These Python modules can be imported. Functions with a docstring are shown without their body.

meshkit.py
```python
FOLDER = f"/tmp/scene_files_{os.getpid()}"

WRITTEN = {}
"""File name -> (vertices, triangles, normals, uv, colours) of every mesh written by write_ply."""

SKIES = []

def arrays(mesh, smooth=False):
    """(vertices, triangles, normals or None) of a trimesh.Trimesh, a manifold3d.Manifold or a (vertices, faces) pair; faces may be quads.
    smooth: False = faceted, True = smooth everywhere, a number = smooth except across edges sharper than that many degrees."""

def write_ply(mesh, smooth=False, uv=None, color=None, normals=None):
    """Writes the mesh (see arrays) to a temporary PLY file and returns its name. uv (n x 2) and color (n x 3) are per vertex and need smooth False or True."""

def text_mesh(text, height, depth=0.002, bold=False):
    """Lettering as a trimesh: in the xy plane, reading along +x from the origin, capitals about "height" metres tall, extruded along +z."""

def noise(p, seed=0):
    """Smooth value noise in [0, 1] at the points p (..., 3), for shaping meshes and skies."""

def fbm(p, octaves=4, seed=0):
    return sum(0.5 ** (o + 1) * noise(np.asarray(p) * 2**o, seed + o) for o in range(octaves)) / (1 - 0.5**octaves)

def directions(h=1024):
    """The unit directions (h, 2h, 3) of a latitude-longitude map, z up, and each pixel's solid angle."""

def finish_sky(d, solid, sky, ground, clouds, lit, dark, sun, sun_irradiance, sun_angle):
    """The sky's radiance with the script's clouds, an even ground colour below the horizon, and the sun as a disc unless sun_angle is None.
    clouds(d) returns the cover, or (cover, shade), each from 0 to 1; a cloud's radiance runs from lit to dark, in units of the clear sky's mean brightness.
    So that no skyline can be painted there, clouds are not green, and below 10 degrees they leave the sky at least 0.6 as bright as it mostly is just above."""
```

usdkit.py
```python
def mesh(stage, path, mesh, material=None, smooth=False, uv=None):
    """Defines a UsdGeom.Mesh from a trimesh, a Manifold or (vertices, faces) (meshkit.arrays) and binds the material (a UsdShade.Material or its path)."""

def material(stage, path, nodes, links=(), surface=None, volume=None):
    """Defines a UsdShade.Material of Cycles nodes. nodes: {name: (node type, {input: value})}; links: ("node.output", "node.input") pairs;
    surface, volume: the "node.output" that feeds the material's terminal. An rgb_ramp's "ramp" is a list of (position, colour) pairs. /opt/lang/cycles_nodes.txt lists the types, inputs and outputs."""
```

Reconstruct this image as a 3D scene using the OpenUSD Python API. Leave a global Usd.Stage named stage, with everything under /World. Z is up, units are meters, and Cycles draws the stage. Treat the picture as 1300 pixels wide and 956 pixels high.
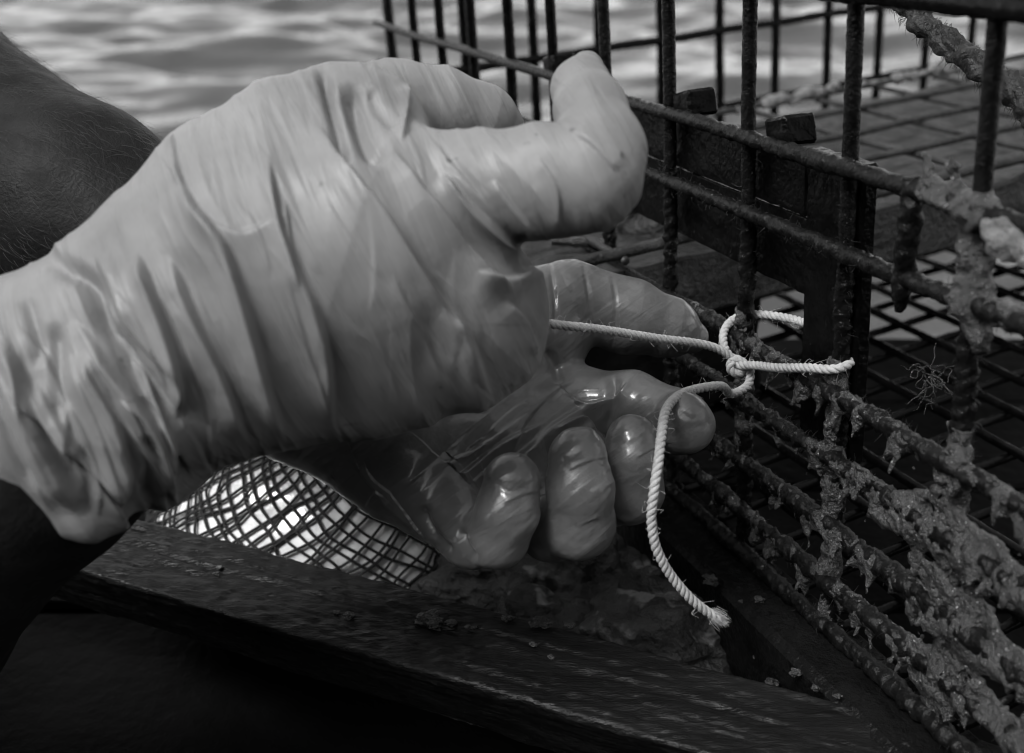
import math, random
import numpy as np, trimesh
import usdkit
from meshkit import noise, fbm
from pxr import Usd, UsdGeom, UsdLux, UsdShade, Gf, Sdf, Vt

rng = np.random.default_rng(7)
random.seed(7)
stage = Usd.Stage.CreateInMemory()
UsdGeom.SetStageUpAxis(stage, UsdGeom.Tokens.z)
UsdGeom.SetStageMetersPerUnit(stage, 1.0)
UsdGeom.Xform.Define(stage, '/World')
UsdGeom.Scope.Define(stage, '/World/Looks')

# ------------------------------------------------------------------ camera
W, H, F = 1300.0, 956.0, 1500.0            # the photograph's size and its focal length in pixels
PITCH = math.radians(25.0)
CAM = np.array([0, 0, 1.0])
FWD = np.array([0, math.cos(PITCH), -math.sin(PITCH)])
RIGHT = np.array([1.0, 0, 0])
UP = np.array([0, math.sin(PITCH), math.cos(PITCH)])
FOCUS = 0.375
cam = UsdGeom.Camera.Define(stage, '/World/camera')
cam.CreateHorizontalApertureAttr(36.0)
cam.CreateVerticalApertureAttr(36.0 * H / W)
cam.CreateFocalLengthAttr(36.0 * F / W)
cam.CreateClippingRangeAttr(Gf.Vec2f(0.01, 5000))
cam.CreateFStopAttr(12.0)
cam.CreateFocusDistanceAttr(FOCUS)
cam.CreateExposureAttr(1.68)
cam.AddTranslateOp().Set(Gf.Vec3d(*CAM))
cam.AddRotateXOp().Set(90.0 - 25.0)

# ------------------------------------------------------------------ sky and sun (bright overcast)
SUN_EL, SUN_AZ = math.radians(55), math.radians(-126)     # azimuth = atan2(x, y) of the direction towards the sun
SKY_STRENGTH, SUN_INT = 0.118, 0.34
sunv = np.array([math.sin(SUN_AZ) * math.cos(SUN_EL), math.cos(SUN_AZ) * math.cos(SUN_EL), math.sin(SUN_EL)])
sky_mat = usdkit.material(stage, '/World/Looks/sky_look', {
    's': ('sky_texture', {'sky_type': 'single_scattering', 'sun_disc': False, 'sun_elevation': SUN_EL, 'sun_rotation': SUN_AZ, 'aerosol_density': 2.0}),
    'bw': ('rgb_to_bw', {}), 'b': ('background_shader', {'strength': SKY_STRENGTH})},
    [('s.color', 'bw.color'), ('bw.val', 'b.color')], surface='b.background')
dome = UsdLux.DomeLight.Define(stage, '/World/sky')
dome.CreateIntensityAttr(1.0)
UsdShade.MaterialBindingAPI.Apply(dome.GetPrim()).Bind(sky_mat)
dome.GetPrim().SetCustomDataByKey('kind', 'structure')
sun = UsdLux.DistantLight.Define(stage, '/World/sun')
sun.CreateIntensityAttr(SUN_INT); sun.CreateAngleAttr(22.0); sun.CreateNormalizeAttr(True)
sun.CreateColorAttr(Gf.Vec3f(1, 1, 1))
q = Gf.Rotation(Gf.Vec3d(0, 0, 1), Gf.Vec3d(*sunv))
sun.AddOrientOp(UsdGeom.XformOp.PrecisionDouble).Set(Gf.Quatd(q.GetQuat()))

# ------------------------------------------------------------------ helpers
def at(px, py, d):
    """The world point seen at a pixel of the photograph, d metres along the view axis."""
    return CAM + FWD * d + RIGHT * ((px - W / 2) / F * d) + UP * ((H / 2 - py) / F * d)

def proj(p):
    q = np.asarray(p) - CAM
    z = q @ FWD
    return np.stack([W / 2 + F * (q @ RIGHT) / z, H / 2 - F * (q @ UP) / z, z], -1)

_names = {}
def numbered(parent, name):
    k = _names.get((parent, name), 0); _names[(parent, name)] = k + 1
    return f'{parent}/{name}' if k == 0 else f'{parent}/{name}_{k:03d}'

def tag(prim, label=None, cat=None, group=None, kind=None):
    for k, v in (('label', label), ('category', cat), ('group', group), ('kind', kind)):
        if v: prim.SetCustomDataByKey(k, v)
    return prim

def thing(name, loc=(0, 0, 0), label=None, cat=None, group=None, kind=None):
    x = UsdGeom.Xform.Define(stage, numbered('/World', name))
    x.AddTranslateOp().Set(Gf.Vec3d(*map(float, loc)))
    p = tag(x.GetPrim(), label, cat, group, kind)
    _loc[str(p.GetPath())] = np.asarray(loc, float)
    return p
_loc = {}

def obj(name, m, mat, parent=None, smooth=False, **kw):
    """One Mesh prim; m holds world coordinates and is moved into its thing's frame."""
    base = str(parent.GetPath()) if parent is not None else '/World'
    root = '/'.join(base.split('/')[:3])
    off = _loc.get(root, np.zeros(3))
    path = numbered(base, name)
    if isinstance(m, (tuple, list)): v, f = np.asarray(m[0], float), np.asarray(m[1], int)
    else: v, f = np.asarray(m.vertices, float), np.asarray(m.faces, int)
    g = usdkit.mesh(stage, path, (v - off, f), mat, smooth=smooth)
    return tag(g.GetPrim(), **kw)

def curves(name, pts_list, width, mat, parent=None, **kw):
    base = str(parent.GetPath()) if parent is not None else '/World'
    off = _loc.get('/'.join(base.split('/')[:3]), np.zeros(3))
    c = UsdGeom.BasisCurves.Define(stage, numbered(base, name))
    c.CreateTypeAttr('linear'); c.CreateWrapAttr('nonperiodic')
    c.CreateCurveVertexCountsAttr(Vt.IntArray([len(p) for p in pts_list]))
    P = np.concatenate(pts_list) - off
    c.CreatePointsAttr(Vt.Vec3fArray.FromNumpy(P.astype(np.float32)))
    w = np.concatenate([np.linspace(width, width * .35, len(p)) for p in pts_list])
    c.CreateWidthsAttr(Vt.FloatArray.FromNumpy(w.astype(np.float32))); c.SetWidthsInterpolation('vertex')
    UsdShade.MaterialBindingAPI.Apply(c.GetPrim()).Bind(mat)
    return tag(c.GetPrim(), **kw)

def cat(ms):
    v, f, n = [], [], 0
    for m in ms:
        a, b = (m.vertices, m.faces) if hasattr(m, 'vertices') else m
        v.append(np.asarray(a)); f.append(np.asarray(b) + n); n += len(a)
    return np.concatenate(v), np.concatenate(f)

def unit(v): return np.asarray(v, float) / np.linalg.norm(v)

def resample(P, step):
    P = np.asarray(P, float)
    s = np.r_[0, np.cumsum(np.linalg.norm(np.diff(P, axis=0), axis=1))]
    n = max(2, int(s[-1] / step) + 1)
    t = np.linspace(0, s[-1], n)
    return np.stack([np.interp(t, s, P[:, k]) for k in range(3)], 1), t

def spline(P, n=20):
    """Catmull-Rom through the points."""
    P = np.asarray(P, float); P = np.vstack([2 * P[0] - P[1], P, 2 * P[-1] - P[-2]])
    out = []
    for i in range(1, len(P) - 2):
        t = np.linspace(0, 1, n, endpoint=False)[:, None]
        a, b, c, d = P[i - 1], P[i], P[i + 1], P[i + 2]
        out.append(.5 * (2 * b + (c - a) * t + (2 * a - 5 * b + 4 * c - d) * t**2 + (3 * b - a - 3 * c + d) * t**3))
    return np.vstack(out + [P[-2][None]])

def frames(P):
    T = np.gradient(P, axis=0); T /= np.linalg.norm(T, axis=1, keepdims=True)
    n = np.cross(T[0], [0.3, 0.2, 0.9]); n /= np.linalg.norm(n)
    N = [n]
    for i in range(1, len(P)):
        n = N[-1] - T[i] * (N[-1] @ T[i]); N.append(n / np.linalg.norm(n))
    N = np.array(N)
    return T, N, np.cross(T, N)

def tube(P, r, sides=12, rough=None):
    """A closed tube along P. r: a number or one per point; rough(points) adds to the radius."""
    P = np.asarray(P, float); T, N, B = frames(P)
    r = np.broadcast_to(np.asarray(r, float), (len(P),))
    a = np.arange(sides) / sides * 2 * np.pi
    D = np.cos(a)[None, :, None] * N[:, None] + np.sin(a)[None, :, None] * B[:, None]
    V = P[:, None] + D * r[:, None, None]
    if rough is not None: V = V + D * rough(V)[..., None]
    V = V.reshape(-1, 3); n = len(P)
    i, j = np.meshgrid(np.arange(n - 1), np.arange(sides), indexing='ij')
    a0, a1 = i * sides + j, i * sides + (j + 1) % sides
    Fq = np.stack([a0, a1, a1 + sides, a0 + sides], -1).reshape(-1, 4)
    Ft = np.vstack([Fq[:, [0, 1, 2]], Fq[:, [0, 2, 3]]])
    c0, c1 = len(V), len(V) + 1
    V = np.vstack([V, P[0], P[-1]])
    j = np.arange(sides)
    Ft = np.vstack([Ft, np.stack([np.full(sides, c0), (j + 1) % sides, j], 1),
                    np.stack([np.full(sides, c1), (n - 1) * sides + j, (n - 1) * sides + (j + 1) % sides], 1)])
    return V, Ft

def nets(f, lo, hi, h):
    """Naive surface nets of the field f (negative inside)."""
    lo, hi = np.asarray(lo, float), np.asarray(hi, float)
    n = np.maximum(((hi - lo) / h).astype(int) + 2, 4)
    ax = [lo[k] + h * np.arange(n[k]) for k in range(3)]
    K = 4; nc = (n + K - 1) // K
    Gc = np.stack(np.meshgrid(*[lo[k] + h * (K * np.arange(nc[k]) + (K - 1) / 2) for k in range(3)], indexing='ij'), -1)
    Vc_ = f(Gc.reshape(-1, 3)).reshape(nc)
    V = Vc_.repeat(K, 0).repeat(K, 1).repeat(K, 2)[:n[0], :n[1], :n[2]].copy()
    near = (np.abs(Vc_) < K * h * 1.5 + .0015).repeat(K, 0).repeat(K, 1).repeat(K, 2)[:n[0], :n[1], :n[2]]
    I = np.argwhere(near); V[near] = f(lo + h * I)
    V[[0, -1]] = np.abs(V[[0, -1]]) + h; V[:, [0, -1]] = np.abs(V[:, [0, -1]]) + h; V[:, :, [0, -1]] = np.abs(V[:, :, [0, -1]]) + h
    S = V < 0
    c = [S[a:n[0] - 1 + a, b:n[1] - 1 + b, d:n[2] - 1 + d] for a in (0, 1) for b in (0, 1) for d in (0, 1)]
    k = sum(x.astype(np.int8) for x in c); act = (k > 0) & (k < 8)
    idx = -np.ones(act.shape, int); idx[act] = np.arange(act.sum())
    I = np.argwhere(act)
    acc = np.zeros((len(I), 3)); cnt = np.zeros(len(I))
    C = [(a, b, d) for a in (0, 1) for b in (0, 1) for d in (0, 1)]
    for p in range(8):
        for q_ in range(p + 1, 8):
            if sum(abs(C[p][k] - C[q_][k]) for k in range(3)) != 1: continue
            vp = V[I[:, 0] + C[p][0], I[:, 1] + C[p][1], I[:, 2] + C[p][2]]
            vq = V[I[:, 0] + C[q_][0], I[:, 1] + C[q_][1], I[:, 2] + C[q_][2]]
            m = (vp < 0) != (vq < 0)
            t = np.where(m, vp / np.where(m, vp - vq, 1), 0)
            acc += m[:, None] * (np.array(C[p]) + t[:, None] * (np.array(C[q_]) - np.array(C[p]))); cnt += m
    P = lo + h * (I + acc / cnt[:, None])
    faces = []
    for k in range(3):
        sl0 = [slice(1, n[j] - 1) for j in range(3)]; sl0[k] = slice(0, n[k] - 1)
        sl1 = list(sl0); sl1[k] = slice(1, n[k])
        A, B = S[tuple(sl0)], S[tuple(sl1)]
        e = np.argwhere(A != B); s = A[tuple(e.T)]
        e = e + np.array([0 if j == k else 1 for j in range(3)])
        u, w = (k + 1) % 3, (k + 2) % 3
        du, dw = np.eye(3, dtype=int)[u], np.eye(3, dtype=int)[w]
        qd = [idx[tuple((e - x).T)] for x in (0 * du, du, du + dw, dw)]
        qd = np.stack(qd, 1); qd[~s] = qd[~s][:, ::-1]
        faces.append(qd)
    Q = np.concatenate(faces)
    return P, np.vstack([Q[:, [0, 1, 2]], Q[:, [0, 2, 3]]])

def subdivide(V, Fc):
    e = np.sort(np.vstack([Fc[:, [0, 1]], Fc[:, [1, 2]], Fc[:, [2, 0]]]), 1)
    u, inv = np.unique(e, axis=0, return_inverse=True); inv = inv.ravel()
    n, m = len(V), len(Fc)
    a, b, c = inv[:m] + n, inv[m:2 * m] + n, inv[2 * m:] + n
    V2 = np.vstack([V, V[u].mean(1)])
    i, j, k = Fc.T
    return V2, np.vstack([np.stack(x, 1) for x in ((i, a, c), (a, j, b), (c, b, k), (a, b, c))])

def grad(f, P, e=2e-4):
    g = np.stack([f(P + e * x) - f(P - e * x) for x in np.eye(3)], 1)
    return g / np.maximum(np.linalg.norm(g, axis=1, keepdims=True), 1e-12)

def onto(f, P, n=2):
    for _ in range(n): P = P - grad(f, P) * f(P)[:, None]
    return P

def cone(a, b, ra, rb):
    a, b = np.asarray(a, float), np.asarray(b, float); ba = b - a; L = ba @ ba + 1e-12
    def f(p):
        t = np.clip((p - a) @ ba / L, 0, 1)
        return np.sqrt(((p - a - t[:, None] * ba)**2).sum(1)) - (ra + (rb - ra) * t)
    f.lo, f.hi = min(a[0] - ra, b[0] - rb), max(a[0] + ra, b[0] + rb)
    return f

def smin(a, b, k):
    h = np.clip(.5 + .5 * (b - a) / k, 0, 1)
    return b + (a - b) * h - k * h * (1 - h)

def chain(S):
    """Round cones through (px, py, radius in px, depth); returns a field blended a little along the chain."""
    P = [at(x, y, d) for x, y, r, d in S]; R = [r * d / F for x, y, r, d in S]
    C = [cone(P[i], P[i + 1], R[i], R[i + 1]) for i in range(len(S) - 1)]
    def f(p):
        o = C[0](p)
        for c in C[1:]: o = smin(o, c(p), .003)
        return o
    f.bounds = (np.min([p - r for p, r in zip(P, R)], 0), np.max([p + r for p, r in zip(P, R)], 0))
    return f

def polydist(X, L):
    """Signed distance (left side positive) and position 0..1 along a polyline in the plane."""
    L = np.asarray(L, float); best = np.full(len(X), 1e9); sg = np.zeros(len(X)); tt = np.zeros(len(X))
    seg = np.linalg.norm(np.diff(L, axis=0), axis=1); cum = np.r_[0, np.cumsum(seg)]
    for i in range(len(L) - 1):
        d = L[i + 1] - L[i]; t = np.clip((X - L[i]) @ d / (d @ d), 0, 1)
        r = X - L[i] - t[:, None] * d; q_ = np.hypot(r[:, 0], r[:, 1]); m = q_ < best
        best[m] = q_[m]; sg[m] = np.sign(d[0] * r[m, 1] - d[1] * r[m, 0]); tt[m] = (cum[i] + t[m] * seg[i]) / cum[-1]
    return best * np.where(sg == 0, 1, sg), tt

def spline2(L, n=8):
    L = np.asarray(L, float)
    return spline(np.c_[L, np.zeros(len(L))], n)[:, :2] if len(L) > 2 else L

def fold(P, N, lines):
    """Glove folds: each line = (points, height mm, width px, skew). A ridge with a furrow beside it on the visible side of the glove."""
    X = proj(P); view = unit(CAM - P.mean(0)); face = np.clip((N @ view + .15) / .4, 0, 1)
    D = np.zeros(len(P))
    for pts, h, w, skew, *near in lines:
        L = spline2(pts); lo, hi = L.min(0) - 5 * w, L.max(0) + 5 * w
        m = np.where(((X[:, :2] > lo) & (X[:, :2] < hi)).all(1) & (X[:, 2] > (near[0] if near else 0)))[0]
        if not len(m): continue
        s, t = polydist(X[m, :2], L)
        s = s + (noise(np.c_[X[m, :2] / 60.0, np.full(len(m), h * 7 + w)]) - .5) * w * .6
        env = np.clip(np.minimum(t, 1 - t) * 5, 0, 1); env = env * env * (3 - 2 * env)
        if h < 0: prof = np.exp(-(s / w)**2)
        else:                                          # a pull: rises slowly to a crest, then drops into a crease
            prof = .62 * np.tanh(skew * s / (.20 * w)) * np.exp(-np.abs(s) / (1.7 * w)) + .35 * np.exp(-(s / (1.3 * w))**2)
        D[m] += h * 1e-3 * env * prof * face[m]
    return D

def vnormals(V, Fc):
    n = np.zeros_like(V); fn = np.cross(V[Fc[:, 1]] - V[Fc[:, 0]], V[Fc[:, 2]] - V[Fc[:, 0]])
    for k in range(3): np.add.at(n, Fc[:, k], fn)
    return n / np.maximum(np.linalg.norm(n, axis=1, keepdims=True), 1e-15)

def blob(c, r, sub=4, amp=.25, freq=30, seed=0, flat=1.0):
    s = trimesh.creation.icosphere(subdivisions=sub)
    d = s.vertices
    k = 1 + amp * (2 * fbm(d * freq * np.mean(r) + seed * 3.7 + 10, 4, seed) - 1) + .5 * amp * (2 * noise(d * 1.7 + seed) - 1)
    return np.asarray(c) + d * np.asarray(r) * k[:, None] * [1, 1, flat], s.faces

def box(c, ax, half, bev=.15):
    """A bevelled box: centre, three axes, half sizes."""
    b = bev * min(half)
    pts = []
    for s in np.ndindex(2, 2, 2):
        s = np.array(s) * 2 - 1
        for k in range(3):
            h = np.array(half) - b; h[k] = half[k]; pts.append(s * h)
    h = trimesh.convex.convex_hull(np.array(pts))
    return np.asarray(c) + h.vertices @ np.asarray(ax), h.faces

# ------------------------------------------------------------------ materials (the photograph is black and white: every colour is a grey)
def grey(name, lo, hi, rough=.5, scale=30, bump=.3, bscale=200, coat=0, detail=5, spots=None, rough2=None, dist=.001, sss=0, stretch=None, spec=.5, wrinkle=None):
    nodes = {'tc': ('geometry', {}), 'n': ('noise_texture', {'scale': float(scale), 'detail': float(detail), 'roughness': .6}),
             'r': ('rgb_ramp', {'ramp': [(.3, (lo,) * 3), (.7, (hi,) * 3)]}),
             'n2': ('noise_texture', {'scale': float(bscale), 'detail': 4.0, 'roughness': .6}),
             'b': ('bump', {'strength': float(bump), 'distance': float(dist)}),
             'p': ('principled_bsdf', {'roughness': float(rough), 'coat_weight': float(coat), 'coat_roughness': .12, 'specular_ior_level': float(spec)})}
    links = [('n.fac', 'r.fac'), ('n2.fac', 'b.height'), ('b.normal', 'p.normal')]
    src = 'tc.position'
    if stretch is not None:
        rot, sc = stretch
        nodes['mp'] = ('mapping', {'rotation': rot, 'scale': sc}); links += [('tc.position', 'mp.vector')]; src = 'mp.vector'
    links += [(src, 'n.vector'), (src, 'n2.vector')]
    col = 'r.color'
    if spots:
        sscale, thr, sc = spots
        nodes['v'] = ('noise_texture', {'scale': float(sscale), 'detail': 3.0, 'roughness': .55})
        nodes['vr'] = ('rgb_ramp', {'ramp': [(thr, (0, 0, 0)), (thr + .06, (1, 1, 1))]})
        nodes['mx'] = ('mix', {'color2': (sc,) * 3})
        links += [('tc.position', 'v.vector'), ('v.fac', 'vr.fac'), ('vr.color', 'mx.fac'), ('r.color', 'mx.color1')]; col = 'mx.color'
    if rough2 is not None:
        nodes['rr'] = ('map_range', {'from_min': .35, 'from_max': .65, 'to_min': float(rough), 'to_max': float(rough2), 'clamp': True})
        nodes['n3'] = ('noise_texture', {'scale': float(scale) * 2.3, 'detail': 3.0})
        links += [(src, 'n3.vector'), ('n3.fac', 'rr.value'), ('rr.result', 'p.roughness')]
    if sss:
        nodes['p'][1].update({'subsurface_weight': sss, 'subsurface_scale': .004, 'subsurface_radius': (1, 1, 1)})
    if wrinkle is not None:                            # fine pulls: noise drawn out along one direction, under the grain
        al, ac, st = wrinkle; zz = np.cross(al, ac)
        nodes.update({'wa': ('vector_math', {'math_type': 'dot_product', 'vector2': tuple(np.asarray(al) * 30.0)}), 'wb': ('vector_math', {'math_type': 'dot_product', 'vector2': tuple(np.asarray(ac) * 330.0)}),
                      'wc': ('vector_math', {'math_type': 'dot_product', 'vector2': tuple(zz * 60.0)}), 'wx': ('combine_xyz', {}),
                      'wn': ('noise_texture', {'scale': 1.0, 'detail': 3.0, 'roughness': .5, 'distortion': .6}), 'wp': ('bump', {'strength': float(st), 'distance': .0012})})
        links += [('tc.position', 'wa.vector1'), ('tc.position', 'wb.vector1'), ('tc.position', 'wc.vector1'), ('wa.value', 'wx.x'), ('wb.value', 'wx.y'), ('wc.value', 'wx.z'),
                  ('wx.vector', 'wn.vector'), ('wn.fac', 'wp.height'), ('wp.normal', 'b.normal')]
    links += [(col, 'p.base_color')]
    return usdkit.material(stage, '/World/Looks/' + name, nodes, links, surface='p.BSDF')

M = {}
W1 = unit(RIGHT * .42 - UP * .9 + FWD * .05); W2 = unit(RIGHT * .9 + UP * .42)
W3 = unit(RIGHT * .8 + UP * .6); W4 = unit(-RIGHT * .6 + UP * .8)
M['glove'] = grey('glove_look', .110, .165, .42, 26, .15, 900, coat=.0, spots=(150, .70, .055), rough2=.65, dist=.0005, spec=.3, wrinkle=(W1, W2, .55))
M['wet_glove'] = grey('wet_glove_look', .075, .115, .28, 40, .25, 420, coat=.6, spots=(120, .69, .04), rough2=.42, dist=.0008, spec=.4, wrinkle=(W3, W4, .35))
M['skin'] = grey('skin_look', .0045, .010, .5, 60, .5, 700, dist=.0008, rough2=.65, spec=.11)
M['wire'] = grey('wire_look', .0006, .002, .10, 120, .30, 700, rough2=.22, dist=.0006, spec=.12)
M['fouled_wire'] = grey('fouled_wire_look', .0008, .004, .10, 160, .55, 900, rough2=.25, dist=.001, spots=(420, .70, .04), spec=.13)
M['plastic'] = grey('plastic_look', .0006, .002, .09, 140, .55, 350, rough2=.22, dist=.0012, spots=(500, .72, .03), spec=.09)
M['growth'] = grey('growth_look', .004, .026, .22, 190, 1.0, 1100, rough2=.12, dist=.0012, spots=(900, .66, .20), spec=.6)
M['pale_growth'] = grey('pale_growth_look', .035, .16, .45, 260, 1.0, 1100, dist=.0014, spots=(700, .66, .03))
M['algae'] = grey('algae_look', .002, .012, .4, 200, .3, 900, spec=.2)
M['twine'] = grey('twine_look', .26, .36, .75, 300, .6, 2500, dist=.0004, spec=.2)
M['net'] = grey('net_look', .006, .02, .6, 200, .4, 1200, spec=.2)
M['float'] = grey('float_look', .45, .92, .12, 70, .6, 200, coat=1.0)
M['timber'] = grey('timber_look', .001, .005, .32, 60, .9, 260, rough2=.55, dist=.0015, coat=.0,
                   stretch=((0, 0, math.radians(-8)), (.3, 1.4, 1.4)), spots=(260, .71, .02), spec=.17)
M['runner'] = grey('runner_look', .001, .004, .2, 60, .7, 260, rough2=.4, dist=.002, spots=(260, .70, .02), spec=.10)
M['deck'] = grey('deck_look', .0015, .0035, .6, 30, .5, 120, dist=.002, spec=.03)
M['rock'] = grey('rock_look', .008, .055, .4, 55, .9, 220, rough2=.7, dist=.003, spots=(60, .60, .15), spec=.3)
M['cloth'] = grey('cloth_look', .01, .02, .85, 30, .4, 600, spec=.2)
M['hair'] = grey('hair_look', .015, .03, .5, 30, .1, 600, spec=.3)
M['eye'] = grey('eye_look', .5, .6, .2, 30, .1, 600)
M['rusty'] = grey('rusty_look', .005, .024, .6, 70, .8, 300, rough2=.4, dist=.002, spec=.3)
M['water'] = usdkit.material(stage, '/World/Looks/water_look', {
    'g': ('geometry', {}), 'n': ('noise_texture', {'scale': 5.0, 'detail': 5.0, 'roughness': .55}),
    'b': ('bump', {'strength': .3, 'distance': .03}),
    'p': ('principled_bsdf', {'base_color': (.035,) * 3, 'roughness': .08, 'ior': 1.33})},
    [('g.position', 'n.vector'), ('n.fac', 'b.height'), ('b.normal', 'p.normal')], surface='p.BSDF')

# ------------------------------------------------------------------ sea
def grid_mesh(xs, ys, zf):
    X, Y = np.meshgrid(xs, ys, indexing='ij'); Z = zf(X, Y)
    V = np.stack([X, Y, Z], -1).reshape(-1, 3); nx, ny = X.shape
    i, j = np.meshgrid(np.arange(nx - 1), np.arange(ny - 1), indexing='ij'); a = i * ny + j
    Q = np.stack([a, a + ny, a + ny + 1, a + 1], -1).reshape(-1, 4)
    return V, np.vstack([Q[:, [0, 1, 2]], Q[:, [0, 2, 3]]])
def waves(X, Y):
    p = np.stack([X * .9, Y * 1.5, 0 * X], -1); fade = np.exp(-np.maximum(np.hypot(X, Y) - 25, 0) / 40)
    z = .16 * (fbm(p * .8, 3, 3) - .5) + .15 * (fbm(p * 1.9 + 5, 3, 9) - .5)
    return z * fade
xs = np.r_[-900, -300, -120, -60, -30, -18, np.arange(-11, 11.01, .06), 18, 30, 60, 120, 300, 900]
ys = np.r_[-900, -200, -50, -10, -2, 0, np.arange(.4, 9, .045), np.arange(9, 26, .12), np.arange(26, 60, 1.0), 80, 120, 200, 400, 900, 2500]
obj('sea', grid_mesh(xs, ys, waves), M['water'], smooth=True, label='choppy grey sea behind the hands and the trap', cat='sea', kind='structure')

# ------------------------------------------------------------------ boat deck (dark boards just below the trap)
DECK = .690
deck = thing('deck', (0, 0, DECK - .03), 'dark wet boat deck of boards below the hands', 'deck', kind='structure')
for k in range(17):
    y0 = -1.0 + k * .102
    obj('plank', box((-.1, y0 + .05, DECK - .012 + .0015 * rng.standard_normal()), np.eye(3), (1.6, .0495, .012), .2), M['deck'], deck)
obj('hull_side', box((-.1, .724, DECK - .22), np.eye(3), (1.6, .012, .19), .2), M['deck'], deck)

# the boat's low dark cabin behind the camera, which keeps the low sky off this side of the hands
house = thing('cabin', (0, -1.1, DECK), 'low dark boat cabin behind the photographer', 'cabin')
obj('wall', box((-.1, -.75, DECK + .40), np.eye(3), (1.7, .03, .40), .1), M['deck'], house)
obj('roof', box((-.1, -1.66, DECK + .832), np.eye(3), (1.75, .95, .03), .1), M['deck'], house)

# ------------------------------------------------------------------ main trap
def camvec(x, y, z): return unit(RIGHT * x + UP * y + FWD * z)
D1, D2, D3 = camvec(-620, 588, 1500), camvec(3283, 898, 1500), camvec(250, -3834, 1500)
NB = unit(np.cross(D1, D3))                       # panel normal
if NB @ FWD < 0: NB = -NB                         # away from the camera
O = at(950, 170, .38)
PU = .0535
def tp(u, v, w=0): return O + D1 * u + D3 * v + D2 * w
TB = .150                                          # bottom of the mesh
trap = thing('lobster_trap', tp(.1, TB, .15), 'big black wire lobster trap overgrown with sponge, white twine knotted to it', 'lobster trap')

def wire(name, a, b, r, mat, foul=0., wob=.0006, seed=0, sides=18, step=.0009, foulf=None):
    P, t = resample([a, b], step)
    k = np.c_[t * 22, np.full(len(t), seed * 3.3), np.zeros(len(t))]
    P = P + wob * 2 * (np.stack([noise(k + s * 17, 5) for s in range(3)], 1) - .5)
    def rough(V):
        q_ = V.reshape(-1, 3)
        n = r * .12 * (noise(q_ * 500, seed) - .5)
        if foul:
            lump = np.clip(fbm(q_ * 90, 3, seed + 1) - .42, 0, 1) * 2
            n = n + foul * (.8 * lump + 1.7 * (fbm(q_ * 520, 3, seed + 2) - .38)) * (foulf(q_) if foulf is not None else 1)
        return n.reshape(V.shape[:2])
    return obj(name, tube(P, r, sides, rough), mat, trap, smooth=True)

# near panel: uprights
for k in range(-4, 9):
    u = k * PU
    lo_ = TB if k < 2 else TB
    def ff(p, u=u):
        v = (p - O) @ D3
        return np.clip((v - .0) / .05, .12, 1)
    wire('upright_wire', tp(u, -.19), tp(u, lo_), .0023 if k < 4 else .0026, M['fouled_wire'] if k < 3 else M['wire'], foul=.0013 if k < 3 else .0002, seed=k + 20, foulf=ff)
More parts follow.
